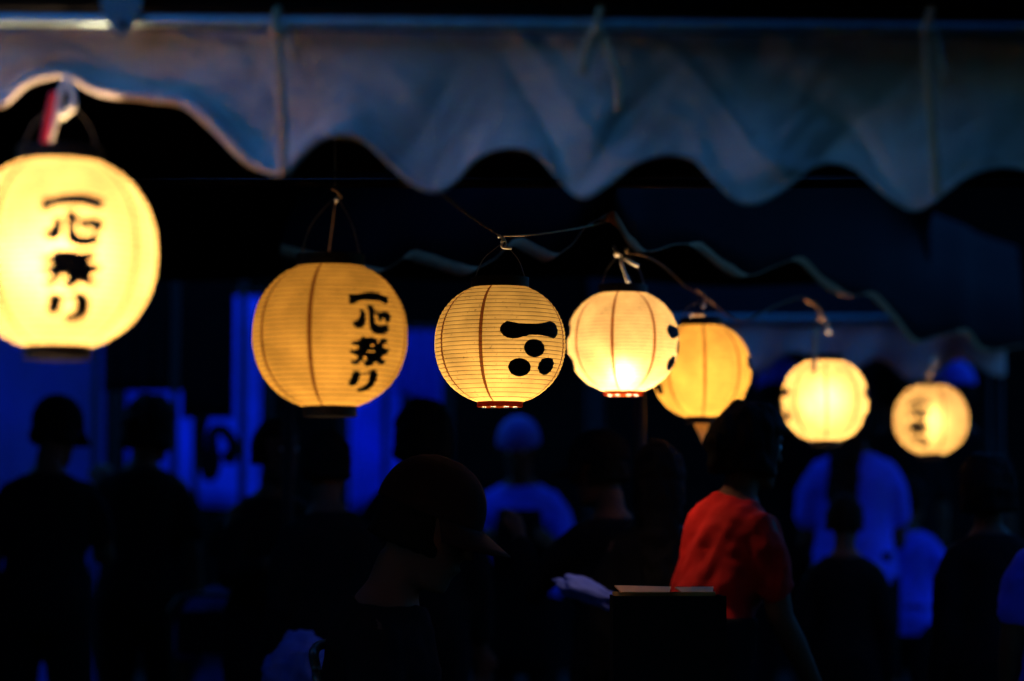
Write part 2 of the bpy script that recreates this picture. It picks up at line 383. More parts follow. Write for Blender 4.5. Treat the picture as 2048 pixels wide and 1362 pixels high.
for i in range(40):
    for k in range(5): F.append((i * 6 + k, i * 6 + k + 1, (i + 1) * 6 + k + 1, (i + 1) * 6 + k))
obj('roof_cloth', V, F, M_dark_canvas, t2).modifiers.new('s', 'SOLIDIFY').thickness = .003  # wide roof added to keep the sky off the crowd
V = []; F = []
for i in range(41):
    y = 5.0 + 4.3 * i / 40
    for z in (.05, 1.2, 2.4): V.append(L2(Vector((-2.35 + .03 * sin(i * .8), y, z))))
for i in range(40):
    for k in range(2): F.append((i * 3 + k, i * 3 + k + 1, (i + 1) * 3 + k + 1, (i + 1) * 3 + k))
obj('shade_curtain', V, F, M_dark_canvas, t2).modifiers.new('s', 'SOLIDIFY').thickness = .003  # unseen curtain added to block light reaching the crowd from the left
for (x, y, zt_) in ((0.12, 1.1, 2.1), (1.9, 4.9, 2.05), (-1.0, 1.9, 2.1)):
    tube('leg', [Vector((x, y, 0)), Vector((x, y, zt_))], 0.019, M_darksteel, t2, 12)

# ------------------------------------------------------------------ third tent far right: greyish valance lit by the far lanterns
Y3 = 10.7
t3 = empty('far_tent', (1.4, Y3, 0), 0, 'far tent with a greyish valance behind the two rightmost lanterns', 'tent')
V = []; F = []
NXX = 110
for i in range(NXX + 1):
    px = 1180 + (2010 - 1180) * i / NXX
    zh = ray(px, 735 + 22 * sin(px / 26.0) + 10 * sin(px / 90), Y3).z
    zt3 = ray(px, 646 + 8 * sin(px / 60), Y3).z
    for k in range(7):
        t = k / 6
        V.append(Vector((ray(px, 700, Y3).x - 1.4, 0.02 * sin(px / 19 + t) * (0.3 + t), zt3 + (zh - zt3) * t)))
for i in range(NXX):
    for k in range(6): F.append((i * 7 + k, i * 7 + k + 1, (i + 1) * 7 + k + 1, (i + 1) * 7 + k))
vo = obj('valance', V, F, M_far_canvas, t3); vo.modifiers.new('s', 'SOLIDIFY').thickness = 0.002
xl, xr = ray(1180, 700, Y3).x - 1.4, ray(2010, 700, Y3).x - 1.4
tube('frame_pipe', [Vector((xl, -.03, ray(1180, 640, Y3).z)), Vector((xr - .2, -.03, ray(2010, 640, Y3).z))], 0.018, M_bracket, t3, 10)
zz3 = ray(1600, 640, Y3).z
obj('roof_cloth', [(xl, 0, zz3), (xr, 0, zz3), (xr, 0.8, zz3 + .5), (xl, 0.8, zz3 + .5), (xr, 1.6, zz3), (xl, 1.6, zz3)], [(0, 1, 2, 3), (3, 2, 4, 5)], M_dark_canvas, t3, False).modifiers.new('s', 'SOLIDIFY').thickness = 0.004
for x in (xl + .05, xr - .02):
    for y in (0.05, 1.55): tube('leg', [Vector((x, y, 0)), Vector((x, y, zz3))], 0.02, M_darksteel, t3, 10)

# ------------------------------------------------------------------ lanterns
NS = 2.15
TOPF, BOTF = 0.43, 0.335
CT = (1 - TOPF ** NS) ** (1 / NS); CB = (1 - BOTF ** NS) ** (1 / NS)
def prof(z, R, b): return R * max(0.0, 1 - abs(z / b) ** NS) ** (1 / NS)

# printed marks traced as outlines: zoomed pixels -> (angle on the lantern, height / radius)
def trace(poly, ox, oy, sc, cx, R, top, h, paz):
    b = h / (CT + CB); eq = top + CT * b; out = []
    for x, y in poly:
        X = ox + x / sc; Z = (eq - (oy + y / sc)) / R
        r = prof(Z * R, R, b) / R
        out.append((asin(max(-1, min(1, (X - cx) / R / r))) - radians(paz), Z))
    return out
A_ = lambda p: trace(p, 680, 580, 11.35, 660, 156.5, 525, 290, 30)
B_ = lambda p: trace(p, 680, 670, 11.35, 660, 156.5, 525, 290, 30)
E_ = lambda p: trace(p, 980, 630, 9.73, 1000, 132, 570, 235, 28)
def ell(cx, cy, rx, ry, n=28): return [(cx + rx * cos(2 * pi * k / n), cy + ry * sin(2 * pi * k / n)) for k in range(n)]
ichi = A_([(185, 205), (330, 205), (450, 165), (560, 130), (700, 115), (840, 120), (940, 160), (1085, 205), (1055, 360), (1010, 378), (930, 335), (830, 300), (680, 300), (520, 315), (420, 340), (330, 390), (240, 435), (190, 410)])
kokoro = [A_([(410, 545), (480, 540), (545, 580), (560, 680), (555, 860), (510, 935), (400, 965), (310, 930), (270, 850), (285, 805), (370, 780), (420, 700), (440, 620), (430, 580)]),
          A_([(575, 455), (640, 425), (730, 440), (770, 530), (755, 640), (748, 720), (780, 830), (860, 885), (960, 862), (1040, 830), (1095, 930), (1060, 1020), (960, 1060), (850, 1070), (740, 1045), (665, 990), (640, 880), (635, 740), (630, 600), (610, 510)]),
          A_([(770, 560), (900, 575), (960, 545), (1040, 545), (1110, 590), (1135, 680), (1100, 760), (1050, 810), (1005, 780), (1000, 720), (960, 700), (925, 720), (900, 790), (860, 790), (830, 700), (820, 640), (760, 625)])]
matsuri = B_([(490, 105), (600, 135), (715, 115), (800, 155), (900, 150), (960, 120), (1020, 135), (1050, 180), (1045, 245), (960, 250), (935, 290), (970, 335), (1040, 355), (1115, 350), (1075, 430), (1040, 480), (960, 520), (925, 570), (960, 615), (1030, 635), (990, 690), (900, 725), (830, 690), (800, 660), (745, 690), (720, 740), (640, 770), (560, 765), (540, 720), (530, 680), (480, 652), (430, 690), (380, 735), (300, 745), (250, 720), (235, 650), (290, 645), (360, 640), (395, 590), (360, 540), (270, 510), (205, 440), (225, 420), (300, 425), (380, 410), (405, 370), (380, 320), (300, 320), (255, 290), (230, 240), (320, 235), (410, 205), (450, 160)])
mat_holes = [B_(ell(553, 600, 46, 46)), B_(ell(712, 300, 34, 34)), B_(ell(852, 200, 26, 42)), B_(ell(690, 442, 95, 16))]
ri = [B_([(285, 880), (350, 865), (430, 880), (480, 935), (450, 990), (430, 1050), (400, 1130), (330, 1190), (270, 1205), (190, 1170), (180, 1140), (230, 1050), (270, 960)]),
      B_([(470, 925), (640, 885), (660, 905), (480, 952)]),
      B_([(620, 895), (680, 855), (750, 835), (820, 860), (850, 920), (840, 1010), (800, 1110), (730, 1210), (620, 1285), (510, 1315), (410, 1310), (385, 1280), (420, 1230), (520, 1210), (590, 1160), (640, 1080), (665, 990), (655, 920)])]
MARKS = {'writing': [('character', [ichi], []), ('character', kokoro, []), ('character', [matsuri], mat_holes), ('character', ri, [])],
         'crest': [('crest_bar', [E_([(320, 190), (400, 205), (550, 235), (720, 245), (880, 235), (1020, 205), (1150, 165), (1250, 195), (1290, 280), (1305, 360), (1280, 440), (1215, 500), (1100, 465), (940, 445), (780, 455), (640, 485), (540, 520), (430, 535), (330, 515), (240, 460), (195, 390), (195, 320), (230, 265), (290, 225)])], []),
                   ('crest_dot', [E_(ell(848, 702, 198, 172))], []), ('crest_dot', [E_(ell(565, 1070, 215, 170))], []),
                   ('crest_dot', [E_([(1110, 865), (1200, 880), (1235, 970), (1190, 1090), (1100, 1180), (1030, 1195), (950, 1160), (915, 1070), (935, 990), (1000, 900)])], [])]}
def inside(p, poly):
    x, y = p; c = False; j = len(poly) - 1
    for i in range(len(poly)):
        xi, yi = poly[i]; xj, yj = poly[j]
        if (yi > y) != (yj > y) and x < (xj - xi) * (y - yi) / (yj - yi) + xi: c = not c
        j = i
    return c

def lantern(cx, wpx, top, bot, Y, kind, paz, power, bz, label, knot, cell=0.0009, warm=False, ring='black', tilt=0.0, hang=None, thin=False, buff=False, ptag=False, bold=0.0, hoop_r=.0006):
    """a round paper lantern; wpx = width it shows at depth Y"""
    R = wpx / 2 / FPX * Y
    h = (bot - top) / FPX * Y
    b = h / (CT + CB)
    pos = ray(cx, top + CT * b * FPX / Y, Y)
    e = empty('paper_lantern', pos, -atan2(pos.x, pos.y), label, 'lantern', 'lit paper lanterns in a row')
    e.rotation_euler = (0, tilt, -atan2(pos.x, pos.y))
    zt_, zb_ = CT * b, -CB * b
    npl = max(18, round(h / 0.0093)); pitch = h / npl
    NZ = npl * 4
    zs = [zb_ + h * k / NZ for k in range(NZ + 1)]
    def rad(z):
        t = (z - zb_) / pitch
        return prof(z, R, b) - 0.0012 * sin(pi * t) ** 2
    rs = [rad(z) for z in zs]
    wob = [0.0] * 0
    def strip(name, a0, a1, m, off=0.0, step=3.0):
        n = max(1, int(round((a1 - a0) / step))); V = []; F = []
        for i in range(n + 1):
            a = radians(a0 + (a1 - a0) * i / n)
            for z, r in zip(zs, rs):
                rr = r + off + 0.0007 * noise.noise(Vector((sin(a) * 5, cos(a) * 5, z * 60 + cx)))
                V.append((rr * sin(a), -rr * cos(a), z))
        N = NZ + 1
        for i in range(n):
            for k in range(NZ): F.append((i * N + k, (i + 1) * N + k, (i + 1) * N + k + 1, i * N + k + 1))
        return obj(name, V, F, m, e)
    sw = degrees_(0.0042 / R)
    seams = [paz + s for s in (-135, -90, -45, 45, 90, 135)]
    pm = M_paper_warm if warm else (M_paper_thin if thin else M_paper_buff if buff else M_paper)
    for i, s in enumerate(seams):
        strip('seam', s - sw, s + sw, M_seam, 0.0, 1.5)
        nx = seams[i + 1] if i < 5 else seams[0] + 360
        strip('paper_panel', s + sw, nx - sw, pm)
    for k in range(1, npl):
        z = zb_ + pitch * k
        r = prof(z, R, b) + 0.0003
        z += 0.0005 * random.uniform(-1, 1)
        n = 72
        tube('hoop', [(r * sin(2 * pi * q / n), -r * cos(2 * pi * q / n), z) for q in range(n)], hoop_r, M_hoop, e, 4, closed=True)
    # printing on both faces
    for face in (0, 180):
        for nm, polys, holes in MARKS[kind]:
            al = [p[0] for q in polys for p in q]; zl = [p[1] for q in polys for p in q]
            al += [max(al) + bold / R, min(al) - bold / R]; zl += [max(zl) + bold / R, min(zl) - bold / R]
            da = cell / R; n_a = int((max(al) - min(al)) / da) + 1; n_z = int((max(zl) - min(zl)) / da) + 1
            if face == 180: da *= 2; n_a = n_a // 2 + 1; n_z = n_z // 2 + 1
            V = []; F = []; idx = {}
            for i in range(n_a):
                for k in range(n_z):
                    p = (min(al) + (i + .5) * da, min(zl) + (k + .5) * da)
                    if bold:
                        bd = bold / R
                        if not any(inside((p[0] + dx * bd, p[1] + dz * bd), q) for q in polys for dx, dz in ((0, 0), (1, 0), (-1, 0), (0, 1), (0, -1), (.7, .7), (-.7, .7), (.7, -.7), (-.7, -.7))): continue
                        if any(inside(p, q) for q in holes[:1]): continue
                    elif not any(inside(p, q) for q in polys) or any(inside(p, q) for q in holes): continue
                    f = []
                    for ii, kk in ((i, k), (i + 1, k), (i + 1, k + 1), (i, k + 1)):
                        if (ii, kk) not in idx:
                            a = min(al) + ii * da + radians(paz + face); z = (min(zl) + kk * da) * R
                            z = max(zb_, min(zt_, z)); rr = rad(z) + 0.0011
                            idx[(ii, kk)] = len(V); V.append((rr * sin(a), -rr * cos(a), z))
                        f.append(idx[(ii, kk)])
                    F.append(tuple(f))
            if F: obj(nm, V, F, M_ink, e)
    # end rings
    def ringpart(name, z0, z1, r, m):
        n = 48; V = []; F = []
        for rr, z in ((r, z0), (r, z1), (r - .003, z1), (r - .003, z0)):
            V += [(rr * sin(2 * pi * q / n), -rr * cos(2 * pi * q / n), z) for q in range(n)]
        for j in range(4):
            for q in range(n):
                F.append((j * n + q, j * n + (q + 1) % n, ((j + 1) % 4) * n + (q + 1) % n, ((j + 1) % 4) * n + q))
        return obj(name, V, F, m, e, smooth=False)
    rt, rb = prof(zt_, R, b), prof(zb_, R, b)
    tr_ = ringpart('top_ring', zt_ - .001, zt_ + 0.022, rt + .002, M_black_cap)
    if ring == 'black': ringpart('bottom_ring', zb_ - 0.019, zb_ + .001, rb + .002, M_black_cap)
    else:
        br = ringpart('bottom_ring', zb_ - 0.011, zb_ + .001, rb + .002, M_red_ring)
        for a in (-50, -18, 18, 46):
            aa = radians(a)
            tube('clip', [(rb * .95 * sin(aa - .12), -rb * .95 * cos(aa - .12), zb_ - .0135), (rb * .95 * sin(aa + .12), -rb * .95 * cos(aa + .12), zb_ - .0135)], .0022, M_twine, br, 6)
    tube('cross_bar', [(-rt, 0, zt_ + .012), (rt, 0, zt_ + .012)], .0018, M_wire, e, 6)
    tube('socket', [(0, 0, zt_ + .012), (0, 0, bz + 0.056), (0, 0, bz + .05), (0, 0, bz + .026)], [.003, .003, .011, .012], M_black_cap, e, 12)
    bm = bmesh.new(); bmesh.ops.create_icosphere(bm, subdivisions=2, radius=0.028)
    for v_ in bm.verts: v_.co.z += bz; 
    me = bpy.data.meshes.new('bulb'); bm.to_mesh(me); bm.free()
    me.materials.append(bulb_mat(power)); ob = bpy.data.objects.new('bulb', me); COL.objects.link(ob); ob.parent = e
    # wire bail up to the knot
    kp = e.matrix_basis.inverted() @ ray(knot[0], knot[1], Y)
    for sgn in (-1, 1):
        tube('handle_wire', catmull([(sgn * rt * .9, 0, zt_ + .02), (sgn * rt * .62 + kp.x * .2, 0, zt_ + .02 + (kp.z - zt_) * .45), (kp.x + sgn * .004, kp.y, kp.z)], 6), .0011, M_wire, e, 6)
    if ptag:
        t_ = obj('paper_tag', [(-.024, -.02, zb_ - .022), (.022, -.02, zb_ - .022), (.004, -.022, zb_ - .085)], [(0, 1, 2)], M_tagp, e, False)
        t_.modifiers.new('s', 'SOLIDIFY').thickness = .0008
    return e
def degrees_(x): return x * 180 / pi

lantern(-610, 455, 285, 735, 3.18, 'writing', 40, 460, -0.01, 'lantern out of the picture, next in the row to the left of the biggest one', (-610, 150), cell=.002)
lantern(118, 392, 323, 694, 3.68, 'writing', 5, 170, -0.01, 'biggest pale glowing lantern with black brush writing at the left edge', (132, 205), bold=.0015, cell=.0012)
lantern(660, 312, 532, 814, 4.63, 'writing', 30, 33, -0.035, 'orange lantern with black brush writing and black end rings, second from left', (672, 395), warm=True, cell=.0008, hoop_r=.0008)
lantern(1000, 264, 574, 805, 5.50, 'crest', 28, 45, -0.06, 'sharply focused ribbed lantern with black bar and three dots', (1005, 488), ring='red', cell=.0007, buff=True)
lantern(1246, 225, 586, 783, 6.45, 'crest', 79, 135, -0.08, 'bright lantern with white hot spot near its base, touching the sharp lantern', (1247, 505), ring='red', thin=True)
lantern(1403, 199, 651, 834, 7.25, 'crest', -86, 80, -0.02, 'amber lantern half hidden behind the bright hot-spot lantern', (1405, 600), warm=True, ptag=True)
lantern(1650, 173, 722, 881, 8.30, 'crest', 92, 135, 0.0, 'pale lantern overlapped at lower left by the dark-haired head', (1655, 655))
lantern(1862, 147, 772, 907, 9.70, 'writing', -24, 84, -0.01, 'smallest and farthest lantern with blurred writing at the right', (1864, 730), bold=.0020, cell=.0015)

# ------------------------------------------------------------------ twine, knots and cables the lanterns hang from
def knot_thing(label, blobs, strands, m=M_twine):
    e = empty('twine_knot', blobs[0][0] if blobs else strands[0][0][0], 0, label, 'knot', 'twine knots above the lanterns')
    o = e.location
    for p, r in blobs:
        bm = bmesh.new(); bmesh.ops.create_icosphere(bm, subdivisions=2, radius=r)
        for v_ in bm.verts:
            v_.co = v_.co * (1 + .25 * noise.noise(v_.co * 120 + p)) ; v_.co += p - o
        me = bpy.data.meshes.new('lump'); bm.to_mesh(me); bm.free(); me.materials.append(m)
        me.polygons.foreach_set('use_smooth', [True] * len(me.polygons))
        q = bpy.data.objects.new('lump', me); COL.objects.link(q); q.parent = e
    for pts, r, mm in strands:
        tube('strand', [p - o for p in catmull(pts, 5)], r, mm, e, 8, .8)
    return e
r_ = ray
Y = 3.66
knot_thing('white twine bundle with a red strip above the biggest lantern',
           [(r_(126, 228, Y), .0075), (r_(128, 172, Y), .006), (r_(142, 215, Y), .007)],
           [([r_(135, 148, Y + .02), r_(128, 172, Y), r_(118, 200, Y)], .004, M_twine), ([r_(138, 160, Y + .01), r_(146, 190, Y), r_(146, 215, Y), r_(132, 228, Y)], .0045, M_twine),
            ([r_(122, 180, Y), r_(116, 210, Y), r_(108, 250, Y), r_(94, 298, Y)], .0055, M_twine),
            ([r_(108, 185, Y - .004), r_(100, 220, Y - .004), r_(92, 262, Y - .004), r_(86, 295, Y - .004)], .006, M_red_tape)])
Y = 4.63
knot_thing('small frayed twine knot on the string above the orange lantern', [(r_(673, 400, Y), .005)],
           [([r_(663, 378, Y), r_(676, 386, Y), r_(670, 408, Y)], .0022, M_cord), ([r_(676, 386, Y), r_(684, 396, Y)], .0022, M_cord),
            ([r_(670, 200, Y), r_(670, 378, Y)], .0012, M_wire), ([r_(670, 405, Y), r_(662, 470, Y), r_(657, 508, Y)], .0016, M_cord)])
Y = 5.47
knot_thing('pale twine knot above the sharply focused lantern', [(r_(1004, 484, Y), .005), (r_(998, 474, Y), .004)],
           [([r_(998, 470, Y), r_(1006, 480, Y), r_(1004, 494, Y), r_(1024, 497, Y)], .003, M_twine), ([r_(1006, 474, Y), r_(1012, 486, Y), r_(1008, 497, Y)], .0025, M_twine)])
Y = 6.42
knot_thing('white twine bow with two hanging tails above the hot-spot lantern', [(r_(1234, 508, Y), .0085), (r_(1253, 501, Y), .0075)],
           [([r_(1228, 492, Y), r_(1234, 508, Y), r_(1246, 512, Y)], .004, M_twine), ([r_(1242, 512, Y), r_(1244, 530, Y), r_(1252, 552, Y), r_(1257, 566, Y)], [.0042] * 10 + [.0052] * 6, M_twine),
            ([r_(1248, 516, Y), r_(1262, 525, Y), r_(1277, 532, Y)], .0045, M_twine)])
Y = 7.22
knot_thing('blurred twine knot above the amber lantern', [(r_(1406, 612, Y), .0075), (r_(1382, 630, Y), .006)],
           [([r_(1392, 580, Y), r_(1408, 590, Y), r_(1406, 615, Y)], .004, M_cord), ([r_(1382, 630, Y), r_(1410, 630, Y)], .004, M_cord)])
Y = 8.25
knot_thing('blurred twine knot above the lantern behind the dark head', [(r_(1657, 662, Y), .0095), (r_(1652, 645, Y), .006)],
           [([r_(1640, 630, Y), r_(1652, 640, Y), r_(1657, 665, Y)], .006, M_cord), ([r_(1632, 655, Y - .15), r_(1630, 700, Y - .15), r_(1627, 745, Y - .18)], .007, M_cord),
            ([r_(1610, 600, Y), r_(1634, 612, Y), r_(1640, 640, Y)], .006, M_cord)])
Y = 9.65
knot_thing('blurred twine knot above the farthest lantern', [(r_(1866, 722, Y), .009)],
           [([r_(1872, 712, Y), r_(1866, 730, Y), r_(1856, 752, Y)], .009, M_cord)])
M_lampcord = mat('twisted_lamp_cord', (0.06, 0.032, 0.014), 0.7, spec=0.15)
e = empty('twisted_cord', r_(1000, 472, 5.45), 0, 'thin twisted cord running up from the sharp lantern to the valance', 'cord')
base = catmull([r_(850, 350, 4.2), r_(872, 376, 4.3), r_(905, 405, 4.55), r_(928, 423, 4.8), r_(960, 446, 5.1), r_(1000, 472, 5.45)], 14)
for ph in (0, pi):
    tube('wire', [p - e.location + Vector((.0016 * cos(i * .8 + ph), 0, .0016 * sin(i * .8 + ph))) for i, p in enumerate(base)], .0013, M_lampcord, e, 6)
cord('hanging_rope', [r_(1006, 472, 5.47), r_(1060, 470, 5.6), r_(1110, 464, 5.75), r_(1178, 452, 6.0), r_(1225, 440, 6.1)], .0026, M_cord, 'frayed rope stretched between the sharp lantern and the dark tent corner', 'rope')
cord('lamp_cable', [r_(1250, 505, 6.42), r_(1290, 512, 6.5), r_(1330, 535, 6.7), r_(1370, 572, 7.0), r_(1405, 590, 7.22)], .003, M_lampcord, 'brown cable sagging from the hot-spot lantern to the amber lantern', 'cable')
cord('lamp_cable', [r_(1408, 592, 7.22), r_(1480, 640, 7.5), r_(1560, 608, 7.8), r_(1610, 596, 8.0), r_(1645, 625, 8.25)], .0035, M_lampcord, 'brown cable looping from the amber lantern to the lantern behind the head', 'cable')

# ------------------------------------------------------------------ dusk-tinted sheets and dark banners at the back left
def sheet(name, x0, x1, y0, y1, Y, m, label, cat, fold_amp=.03, drop=0.0, legs=True):
    a = ray(x0, y0, Y); b_ = ray(x1, y1, Y)
    e = empty(name, ((a.x + b_.x) / 2, Y, 0), 0, label, cat)
    V = []; F = []; n = 40; k_ = 10; wdt = b_.x - a.x
    for i in range(n + 1):
        x = -wdt / 2 + wdt * i / n
        for k in range(k_ + 1):
            t = k / k_
            z = a.z + (b_.z - a.z) * t + drop * (i / n - .5) * t
            V.append((x, fold_amp * sin(i * .75 + 1.2 * sin(t * 2) + x0) * (.4 + .6 * t), max(.02, z)))
    for i in range(n):
        for k in range(k_): F.append((i * (k_ + 1) + k, i * (k_ + 1) + k + 1, (i + 1) * (k_ + 1) + k + 1, (i + 1) * (k_ + 1) + k))
    s_ = obj('cloth', V, F, m, e); s_.modifiers.new('s', 'SOLIDIFY').thickness = .002
    tube('rail', [Vector((-wdt / 2 - .05, 0, a.z + .01)), Vector((wdt / 2 + .05, 0, a.z + .01))], .014, M_darksteel, e)
    if legs:
        for x in (-wdt / 2 - .04, wdt / 2 + .04): tube('post', [Vector((x, .03, 0)), Vector((x, .03, a.z + .02))], .016, M_darksteel, e)
    return e
sheet('wind_sheet', -140, 202, 600, 1500, 12.6, M_dusk_dim, 'dusk-tinted deep navy sheet hung as a screen at the far left', 'sheet', .012)
sheet('wind_sheet', 256, 520, 590, 1012, 12.9, M_dusk_sheet, 'bright dusk-tinted blue sheet behind the silhouettes at left', 'sheet', .012, drop=-.05)
sheet('cloth_flag', 700, 800, 752, 1008, 13.4, M_dusk_sheet, 'narrow dusk-tinted blue flag right of the orange lantern base', 'flag', drop=.12)
sheet('cloth_flag', 786, 884, 660, 800, 13.0, M_dusk_mid, 'dim dusk-tinted blue flag between the orange and the sharp lantern', 'flag', drop=-.1)
sheet('cloth_banner', 208, 374, 500, 782, 11.6, M_black_cloth, 'wide black banner hanging before the blue sheet, between the two left lanterns', 'banner', .015)
sheet('cloth_banner', 368, 466, 500, 836, 11.2, M_black_cloth, 'narrow black banner hanging lower than the wide one beside it', 'banner', .015)
cord('strap_loop', [r_(408, 830, 11.1), r_(400, 880, 11.1), r_(415, 950, 11.1), r_(430, 930, 11.1), r_(425, 870, 11.1), r_(445, 860, 11.1), r_(465, 885, 11.1), r_(462, 918, 11.1), r_(447, 905, 11.1)], .028, M_black_cloth, 'dark strap loop dangling below the narrow banner', 'strap', .5)

# ------------------------------------------------------------------ people
def loft(bm, rings, seg=14):
    """rings: (centre, axis u, axis v) -> closed tube in bm"""
    prev = None; first = None
    for c, u, v_ in rings:
        cur_ = [bm.verts.new(c + u * cos(2 * pi * k / seg) + v_ * sin(2 * pi * k / seg)) for k in range(seg)]
        if prev:
            for k in range(seg): bm.faces.new((prev[k], prev[(k + 1) % seg], cur_[(k + 1) % seg], cur_[k]))
        else: first = cur_
        prev = cur_
    bm.faces.new(first[::-1]); bm.faces.new(prev)
def limb(bm, pts, rad, seg=10, flat=None):
    n = len(pts); ref = None; rings = []
    for i in range(n):
        t = (pts[min(i + 1, n - 1)] - pts[max(i - 1, 0)]).normalized()
        if ref is None: ref = t.cross(Vector((0, 1, 0)) if abs(t.y) < .8 else Vector((1, 0, 0))).normalized()
        ref = (ref - t * ref.dot(t)).normalized(); bn = t.cross(ref)
        fl = flat[i] if flat else 1
        rings.append((pts[i], ref * rad[i], bn * rad[i] * fl))
    # rounded ends
    t0 = (pts[1] - pts[0]).normalized(); t1 = (pts[-1] - pts[-2]).normalized()
    c, u, v_ = rings[0]; rings.insert(0, (c - t0 * rad[0] * .6, u * .6, v_ * .6))
    c, u, v_ = rings[-1]; rings.append((c + t1 * rad[-1] * .6, u * .6, v_ * .6))
    loft(bm, rings, seg)
def remesh(name, bm, vox, m, parent, smooth_it=4):
    me = bpy.data.meshes.new(name); bm.to_mesh(me); bm.free()
    t = bpy.data.objects.new('tmp', me); COL.objects.link(t)
    r = t.modifiers.new('r', 'REMESH'); r.mode = 'VOXEL'; r.voxel_size = vox; r.use_smooth_shade = True
    if smooth_it:
        s = t.modifiers.new('s', 'SMOOTH'); s.iterations = smooth_it; s.factor = .5
    bpy.context.view_layer.update()
    dg = bpy.context.evaluated_depsgraph_get()
    out = bpy.data.meshes.new_from_object(t.evaluated_get(dg)); out.name = name
    bpy.data.objects.remove(t); bpy.data.meshes.remove(me)
    out.materials.clear(); out.materials.append(m)
    out.polygons.foreach_set('use_smooth', [True] * len(out.polygons))
    o = bpy.data.objects.new(name, out); COL.objects.link(o); o.parent = parent
    return o
def puff(me, fn):
    nrm = [v_.normal.copy() for v_ in me.vertices]; co = [v_.co.copy() for v_ in me.vertices]; flat_ = []
    for c, n_ in zip(co, nrm): flat_ += list(c + n_ * fn(c))
    me.vertices.foreach_set('co', flat_); me.update()
REST = ((.05, .02, -.28), (.01, -.05, -.25))
def person(px, Y, top_y, face, label, shirt, H=1.70, lean=0.0, nod=0.0, seated=False, armL=REST, armR=REST, sleeve='short', hair='short',
           trousers=None, vox=.014, cap=None, wrap=None, waist=None, apron=None, group=None, turn=0.0):
    """top_y: photo row of the crown of the head at depth Y; if H is None the height comes from it. face: degrees, 0 towards us, 90 to our right"""
    P = ray(px, top_y, Y)
    if group and not seated:
        rn = random.Random(px); lean += rn.uniform(-.04, .16); nod += rn.uniform(-.1, .3); turn += rn.uniform(-.6, .6); face += rn.uniform(-25, 25)
    trousers = trousers or M_black_cloth
    hipz = .47 if seated else .92
    hip = Vector((0, 0, hipz))
    d = Vector((0, -sin(lean), cos(lean))); f = Vector((0, -cos(lean), -sin(lean))); X = Vector((1, 0, 0))
    def sp(h, x=0, y=0): return hip + d * h + X * x + f * y
    hl = lean * .4 + nod
    hd = Vector((0, -sin(hl), cos(hl))); hf = Vector((0, -cos(hl), -sin(hl)))
    hx = X
    if turn:
        rm = Matrix.Rotation(turn, 3, 'Z'); hf = rm @ hf; hx = rm @ hx; hd = rm @ hd
    neck = sp(.53); hc = neck + hd * .145 + hf * .025
    def hp(x, y, z): return hc + hx * x + hf * y + hd * z
    crown = hp(0, 0, .138)
    s = P.z / crown.z if H is None else H / 1.70
    off_ = Matrix.Rotation(radians(face), 3, 'Z') @ Vector((crown.x * s, crown.y * s, 0))
    e = empty('person', (P.x - off_.x, Y - off_.y, 0), radians(face), label, 'person', group)
    def torso(bm, g, h0, h1):
        prof_ = [(-.10, .15, .105, 0), (0, .168, .118, 0), (.08, .158, .112, .005), (.17, .142, .10, .01), (.28, .152, .108, .015), (.37, .162, .112, .01), (.42, .158, .10, 0), (.46, .132, .086, -.003), (.495, .088, .072, -.005), (.525, .06, .06, 0)]
        rings = [(sp(h, 0, y), X * (a + g), f * (b + g)) for h, a, b, y in prof_ if h0 <= h <= h1]
        loft(bm, rings, 18)
    sh = {-1: sp(.425, -.158), 1: sp(.425, .158)}
    el = {}; wr = {}
    for sg, arm in ((-1, armR), (1, armL)):
        a, b = Vector(arm[0]), Vector(arm[1]); a.x *= sg; b.x *= sg
        el[sg] = sh[sg] + a; wr[sg] = el[sg] + b
    kn = {}; an = {}
    for sg in (-1, 1):
        if seated: kn[sg] = hip + Vector((sg * .12, -.42, .02)); an[sg] = Vector((sg * .12, -.40, .08))
        else: kn[sg] = Vector((sg * .10, -.02, .49)); an[sg] = Vector((sg * .11, .02, .08))
    def sc(o):
        o.scale = (s, s, s); return o
    # body: one continuous surface
    bm = bmesh.new()
    torso(bm, 0, -.2, .6)
    limb(bm, [sp(.47), neck, neck + hd * .06], [.058, .054, .052], 12)
    rings = []
    for z, a, b_, y in ((-.125, .03, .03, .055), (-.115, .045, .045, .045), (-.085, .056, .07, .022), (-.04, .068, .088, .005), (.01, .074, .097, 0), (.05, .075, .097, -.004), (.085, .064, .082, -.008), (.112, .04, .05, -.008), (.122, .015, .02, -.008)):
        rings.append((hp(0, y, z), hx * a, hf * b_))
    loft(bm, rings, 16)
    limb(bm, [hp(0, .09, .022), hp(0, .108, -.012), hp(0, .112, -.028)], [.008, .011, .014], 8)          # nose
    limb(bm, [hp(-.022, .09, -.066), hp(0, .098, -.064), hp(.022, .09, -.066)], [.006, .009, .006], 8)    # lips
    limb(bm, [hp(-.045, .082, .034), hp(0, .094, .032), hp(.045, .082, .034)], [.008, .009, .008], 8)     # brow
    for sg in (-1, 1):
        limb(bm, [hp(sg * .074, -.01, .02), hp(sg * .082, -.016, 0), hp(sg * .074, -.008, -.03)], [.011, .013, .008], 8)
        limb(bm, [sh[sg] - X * sg * .03, sh[sg] * .7 + el[sg] * .3, el[sg]], [.055, .050, .040], 12)
        fw = (wr[sg] - el[sg]).normalized()
        limb(bm, [el[sg], el[sg] * .6 + wr[sg] * .4, wr[sg]], [.040, .040, .027], 12)
        side = fw.cross(Vector((sg * 1.0, .15, 0)))
        if side.length < .2: side = fw.cross(Vector((0, 1, 0)))
        side.normalize(); pn = fw.cross(side).normalized()
        palm = wr[sg] + fw * .045
        limb(bm, [wr[sg], palm, wr[sg] + fw * .085], [.026, .038, .038], 12, [.8, .5, .42])
